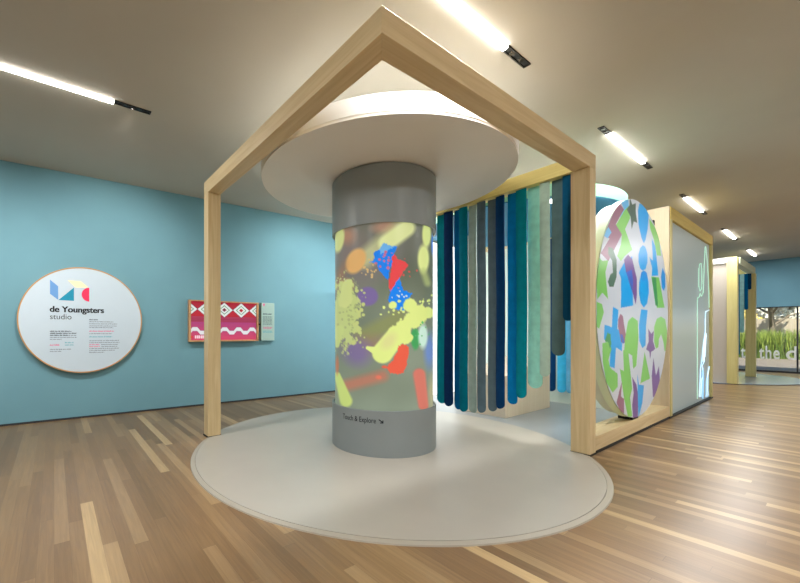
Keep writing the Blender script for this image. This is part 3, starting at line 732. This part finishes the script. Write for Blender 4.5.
# wall screen with the woven pattern
r = thing('wall_screen', 'wood-framed wall screen showing a red and pink woven pattern with white diamonds', 'screen', wpt(2.845, 1.68), WROT)
SW, SH = 0.722, 0.408
MB().box(0.003, 0.05, -SW + 0.03, SW - 0.03, -SH + 0.03, SH - 0.03).build('mount', M_black, r)
fr = MB()
fr.box(0.02, 0.115, -SW, -SW + 0.04, -SH, SH).box(0.02, 0.115, SW - 0.035, SW, -SH, SH).box(0.02, 0.115, -SW + 0.04, SW - 0.035, SH - 0.022, SH).box(0.02, 0.115, -SW + 0.04, SW - 0.035, -SH, -SH + 0.03)
fr.build('wood_frame', timber('oak_screen_frame', (206, 160, 116), (186, 140, 98), (1, 1, 1)), r, 0.002)
ny, nz = 280, 170
yy = np.linspace(-SW + 0.04, SW - 0.035, ny); zz = np.linspace(SH - 0.022, -SH + 0.03, nz)
Yg, Zg = np.meshgrid(yy, zz)
Y_ = Yg + 2.845; Z_ = Zg + 1.68                       # wall coordinates
C = np.empty(Yg.shape + (3,)); C[:] = (178, 22, 52)
C[Z_ < 1.92] = (196, 24, 50)
def band(z0, z1, c): C[(Z_ <= z0) & (Z_ > z1)] = c
band(1.775, 1.66, (150, 24, 70))
for z0 in (1.765, 1.742, 1.722, 1.70, 1.68): band(z0, z0 - 0.008, (206, 70, 110))
band(1.695, 1.688, (40, 14, 40))
k = np.clip((1.66 - Z_) / 0.36, 0, 1)[..., None]; low = (Z_ < 1.66)
C[low] = (np.array((184, 62, 128)) * (1 - k) + np.array((226, 70, 110)) * k)[low]
st = (np.sin(Z_ * 320) > 0.55) & low; C[st] *= 0.93
for yc in (3.198, 2.838, 2.478, 2.118, 3.558):
    d = np.abs(Y_ - yc) / 0.176 + np.abs(Z_ - 1.912) / 0.148
    C[(d < 1.06)] = (60, 60, 110); C[d < 1.0] = (236, 240, 238); C[(d < 0.66) & (d > 0.52)] = (104, 168, 132)
    C[d < 0.27] = (126, 20, 60) if yc < 3 else (190, 30, 40)
wv = 1.485 + 0.036 * np.clip(np.sin((Y_ - 2.77) / 0.297 * 2 * math.pi) * 1.6, -1, 1)
dd = np.abs(Z_ - wv); C[dd < 0.043] = (150, 120, 160); C[dd < 0.037] = (236, 236, 240)
C[(Y_ < 2.43) & (Y_ > 2.25) & (np.abs(Z_ - 1.366) < 0.028) & (np.sin(Y_ * 170) > -0.8)] = (255, 220, 232)
C[(np.hypot(Y_ - 2.19, Z_ - 1.365) < 0.02)] = (230, 60, 50)
Pm = np.stack([np.full_like(Yg, 0.062), Yg, Zg], -1)
grid_object('display_panel', Pm, C, attr_mat('lit_woven_display', 0.25, 0.75, 0.15, 0.4), r)

r = thing('caption_panel', 'narrow pale caption panel on the blue wall right of the wall screen', 'caption panel', wpt(3.80, 1.69), WROT)
MB().box(0.002, 0.085, -0.155, 0.155, -0.41, 0.405).build('panel', mat('pale_sage_caption', (160, 190, 184), 0.5, 0.01), r, 0.004)
M_cap = mat('caption_ink', (90, 110, 112), 0.7, 0)
MB().box(0.085, 0.086, -0.125, -0.075, 0.345, 0.385).box(0.085, 0.086, -0.11, -0.09, 0.33, 0.345).build('emblem', M_pink, r)
printlines([(-0.12, 0.085, 0.15)], M_smallb, 0.022, r, 0.085)
printlines([(-0.12, 0.10, 0.10 - 0.028 * i) for i in range(7)], M_cap, 0.012, r, 0.085)
printlines([(-0.12, 0.11, -0.135), (-0.12, 0.08, -0.16)], M_pink, 0.014, r, 0.085); printlines([(-0.12, 0.10, -0.215), (-0.12, 0.11, -0.24)], M_teal, 0.014, r, 0.085)
r = thing('tablet_bracket', 'small dark control knob on the wall between the wall screen and its caption', 'switch', wpt(3.61, 1.63), WROT)
MB().box(0.0, 0.03, -0.025, 0.025, -0.05, 0.05).build('back_plate', M_grey, r, 0.002)
MB().tube([(0.03, 0, 0), (0.075, 0, 0)], 0.018, 16).build('knob', M_black, r)

# ------------------------------------------------------------------ ceiling lights: lit strip with a dark spot bay at each end
GL = 'linear ceiling lights'
LAMPW = 78.0
def ceiling_light(x, y0, y1, d0, d1, label, watts=LAMPW, group=GL):
    """lit from y0 to y1, dark bays reach to d0 and d1"""
    r_ = thing('ceiling_light', label, 'ceiling light', (x, (y0 + y1) / 2, H), 0, group)
    yc = (y0 + y1) / 2; w = 0.035
    MB().box(-w * 0.78, w * 0.78, y0 - yc, y1 - yc, -0.026, 0.0).build('diffuser', M_lamp, r_, 0.006)
    for a, b_ in ((d0, y0), (y1, d1)):
        if b_ - a < 0.05: continue
        h = MB(); e_ = 0.012
        a -= yc; b_ -= yc
        h.box(-w, -w + e_, a, b_, -0.012, 0).box(w - e_, w, a, b_, -0.012, 0).box(-w + e_, w - e_, a, a + e_, -0.012, 0).box(-w + e_, w - e_, b_ - e_, b_, -0.012, 0).box(-w + e_, w - e_, a + e_, b_ - e_, -0.002, 0)
        sb = h.build('spot_bay', M_black, r_)
        for q in (0.3, 0.7):
            yy_ = a + (b_ - a) * q
            MB().lathe([(0, -0.010), (0.022, -0.010), (0.030, -0.002), (0, -0.002)], 20, (0, yy_)).build('spot_lens', M_lens, sb)
    L = bpy.data.lights.new('lamp', 'AREA'); L.shape = 'RECTANGLE'; L.size = 0.055; L.size_y = y1 - y0; L.energy = watts; L.color = (0.97, 0.99, 1.0)
    lo = bpy.data.objects.new('lamp', L); COL.objects.link(lo); lo.location = (x, yc, H - 0.03)
    return r_
M_lens = mat('dark_spot_lens', (60, 54, 44), 0.2, 0, metal=0.3)
XA, XB, XC = -1.855, -4.9, 1.19
ceiling_light(XA, 2.0, 3.44, 1.65, 3.855, 'bright linear ceiling light above the nearest beam of the timber frame, running out of view')
ceiling_light(XA, 6.05, 7.52, 5.78, 7.88, 'linear ceiling light with both dark ends in view, above the patterned wheel')
ceiling_light(XA, 10.14, 11.60, 9.85, 11.97, 'linear ceiling light above the yellow-topped glass screen box')
ceiling_light(XA, 14.22, 15.68, 13.95, 16.05, 'small distant linear ceiling light above the far yellow frame')
ceiling_light(XA, 18.3, 19.75, 18.02, 20.12, 'farthest linear ceiling light, close to the far blue wall')
ceiling_light(XB, -1.6, 0.56, -1.9, 0.956, 'long linear ceiling light over the round studio sign at the left')
HID = 'linear ceiling lights out of view'
ceiling_light(XB, 4.65, 6.05, 4.4, 6.4, 'linear ceiling light hidden above the round canopy', LAMPW, HID)
ceiling_light(XB, 8.7, 10.1, 8.4, 10.4, 'linear ceiling light hidden above the canopy and felt curtain', LAMPW, HID)
for y in (-2.1, 1.98, 6.05, 10.14, 14.22):  # unseen row, like the light behind the camera, added as fill
    ceiling_light(XC, y, y + 1.46, y - 0.3, y + 1.8, 'added linear ceiling light, out of view to the right of the pavilion', LAMPW, HID)
ceiling_light(XA, -2.1, -0.6, -2.4, -0.25, 'added linear ceiling light, out of view behind the camera', LAMPW, HID)

def spot(loc, target, watts, deg, blend=0.9, c=(1.0, 0.96, 0.9), size=0.04):
    L = bpy.data.lights.new('spot', 'SPOT'); L.energy = watts; L.spot_size = math.radians(deg); L.spot_blend = blend; L.color = c; L.shadow_soft_size = size
    o = bpy.data.objects.new('spot', L); COL.objects.link(o); o.location = loc
    d = Vector(target) - Vector(loc); o.rotation_euler = d.to_track_quat('-Z', 'Y').to_euler()
    return o
# the spots in the dark bays wash the blue wall
for y in (-1.75, 0.76, 4.5):
    spot((XB, y, H - 0.03), wpt(y + 0.0, 2.45), SPOTW, 80)
# unseen spots in row C, added to brighten the wheel
for y in (5.75, 7.8):
    spot((XC, y, H - 0.03), pt(5.25, 0.05, 1.9), WHEELW, 58, 0.8, (0.95, 0.98, 1.0))

# ------------------------------------------------------------------ outside the far window
M_pave = mat('pale_paving', (140, 128, 116), 0.85, 0.06, 1.2)
struct(MB().box(-30, 30, YF + 0.2, 70, -0.2, -0.02).build('ground_outside', M_pave))
g = random.Random(3)
gb = bmesh.new()
for _ in range(12000):
    x = g.uniform(-10, 4); y = 33 + abs(g.gauss(0, 0.9)); h = g.uniform(0.9, 1.75); w = g.uniform(0.012, 0.03)
    dx, dy = g.gauss(0, 0.22), g.gauss(0, 0.15); a = g.uniform(0, 3.14)
    ca, sa = math.cos(a) * w, math.sin(a) * w
    v = [gb.verts.new(p) for p in ((x - ca, y - sa, -0.02), (x + ca, y + sa, -0.02), (x + dx * .4 + ca * .8, y + dy * .4 + sa * .8, h * .6), (x + dx * .4 - ca * .8, y + dy * .4 - sa * .8, h * .6), (x + dx * 1.1, y + dy * 1.1, h))]
    gb.faces.new((v[0], v[1], v[2], v[3])).material_index = g.choice((0, 0, 1)); gb.faces.new((v[3], v[2], v[4])).material_index = g.choice((0, 1, 1))
me = bpy.data.meshes.new('tall_grass'); gb.to_mesh(me); gb.free()
tag(link('tall_grass', me, [mat('grass_green', (88, 112, 42), 0.8, 0.2), mat('grass_yellow_green', (150, 166, 76), 0.8, 0.2)]), 'bed of tall yellow-green grass growing beyond the far window', 'grass', kind='stuff')
o = MB().box(-14, 8, 0, 0.3, -0.02, 2.4).build('garden_wall', mat('pale_garden_wall', (186, 172, 150), 0.85, 0.06, 2), None, loc=(0, 40, 0))
tag(o, 'pale garden wall standing behind the tall grass outside', 'wall')
def tree(x, y, h, rad, cz, leaf, label, seed, trunk_r=0.16, n=2600):
    t_ = thing('tree', label, 'tree', (x, y, -0.02), 0, 'trees outside the far window')
    MB().tube([(0, 0, 0), (0.05, 0, h * 0.4), (-0.05, 0.05, h * 0.7), (0, 0, h)], trunk_r, 10, trunk_r * 0.5).build('trunk', M_bark, t_, smooth=True)
    br = MB(); gg = random.Random(seed)
    for _ in range(7):
        a = gg.uniform(0, 6.28); z0 = h * gg.uniform(0.4, 0.8)
        br.tube([(0, 0, z0), (math.cos(a) * rad * .5, math.sin(a) * rad * .5, z0 + rad * .4), (math.cos(a) * rad, math.sin(a) * rad, z0 + rad * .55)], trunk_r * .45, 6, 0.02)
    br.build('branch', M_bark, t_)
    lb = bmesh.new()
    cl = [(gg.gauss(0, rad * .45), gg.gauss(0, rad * .45), cz + gg.gauss(0, rad * .35), gg.uniform(.25, .5) * rad) for _ in range(16)]
    for _ in range(n):
        cx_, cy_, cz_, cr = gg.choice(cl)
        p = Vector((cx_, cy_, cz_)) + Vector((gg.gauss(0, 1), gg.gauss(0, 1), gg.gauss(0, 1))).normalized() * cr * gg.uniform(.5, 1)
        u_ = Vector((gg.gauss(0, 1), gg.gauss(0, 1), gg.gauss(0, 1))).normalized(); v_ = u_.orthogonal().normalized(); s_ = gg.uniform(.09, .18)
        lb.faces.new([lb.verts.new(p + q) for q in (u_ * s_, v_ * s_ * .6, -u_ * s_, -v_ * s_ * .6)])
    ml = bpy.data.meshes.new('foliage'); lb.to_mesh(ml); lb.free()
    link('foliage', ml, leaf, t_)
M_bark = mat('grey_bark', (128, 116, 100), 0.9, 0.2, 5)
M_lf1 = mat('pale_yellow_leaves', (236, 216, 126), 0.8, 0.25, 3); M_lf2 = mat('cream_blossom', (255, 248, 230), 0.8, 0.15, 3); M_lf3 = mat('olive_leaves', (150, 156, 84), 0.8, 0.25, 3)
tree(-2.75, 36.2, 4.5, 1.7, 4.4, M_lf1, 'tree with a pale yellow crown and bare trunk left of the window bar', 1)
tree(-2.5, 42.5, 3.8, 1.5, 3.1, M_lf2, 'cream blossoming tree behind the pale garden wall outside', 6, 0.12, 5000)
tree(-5.4, 47.5, 4.0, 1.8, 3.3, M_lf1, 'pale yellow tree behind the garden wall, left of the bare trunk', 7, 0.12, 5000)

# ------------------------------------------------------------------ daylight, camera, view
W = bpy.data.worlds.new('sky'); S.world = W; W.use_nodes = True
nt = W.node_tree; bg = nt.nodes['Background']
sk = nt.nodes.new('ShaderNodeTexSky'); sk.sky_type = 'HOSEK_WILKIE'; sk.sun_direction = (0.3, -0.6, 0.75); sk.turbidity = 4
nt.links.new(sk.outputs['Color'], bg.inputs['Color']); bg.inputs['Strength'].default_value = 4.5
sun = bpy.data.lights.new('sun', 'SUN'); sun.energy = 8.0; sun.angle = 0.02; sun.color = (1, 0.95, 0.86)
so = bpy.data.objects.new('sun', sun); COL.objects.link(so); so.rotation_euler = Vector((-0.3, 0.6, -0.75)).to_track_quat('-Z', 'Y').to_euler()

cam = bpy.data.cameras.new('camera'); co = bpy.data.objects.new('camera', cam); COL.objects.link(co); S.camera = co
co.location = (0, 0, 1.45); co.rotation_euler = (math.radians(90), 0, math.radians(54.63))
cam.sensor_width = 36; cam.lens = 374.6 / 800 * 36; cam.shift_x = 0.0999; cam.shift_y = 0.0514; cam.clip_start = 0.05; cam.clip_end = 300
S.view_settings.view_transform = 'Standard'; S.view_settings.look = 'None'; S.view_settings.gamma = 1; S.view_settings.exposure = EXPO
S.view_settings.use_curve_mapping = False
S.cycles.max_bounces = 8; S.cycles.diffuse_bounces = 5; S.cycles.sample_clamp_indirect = 6
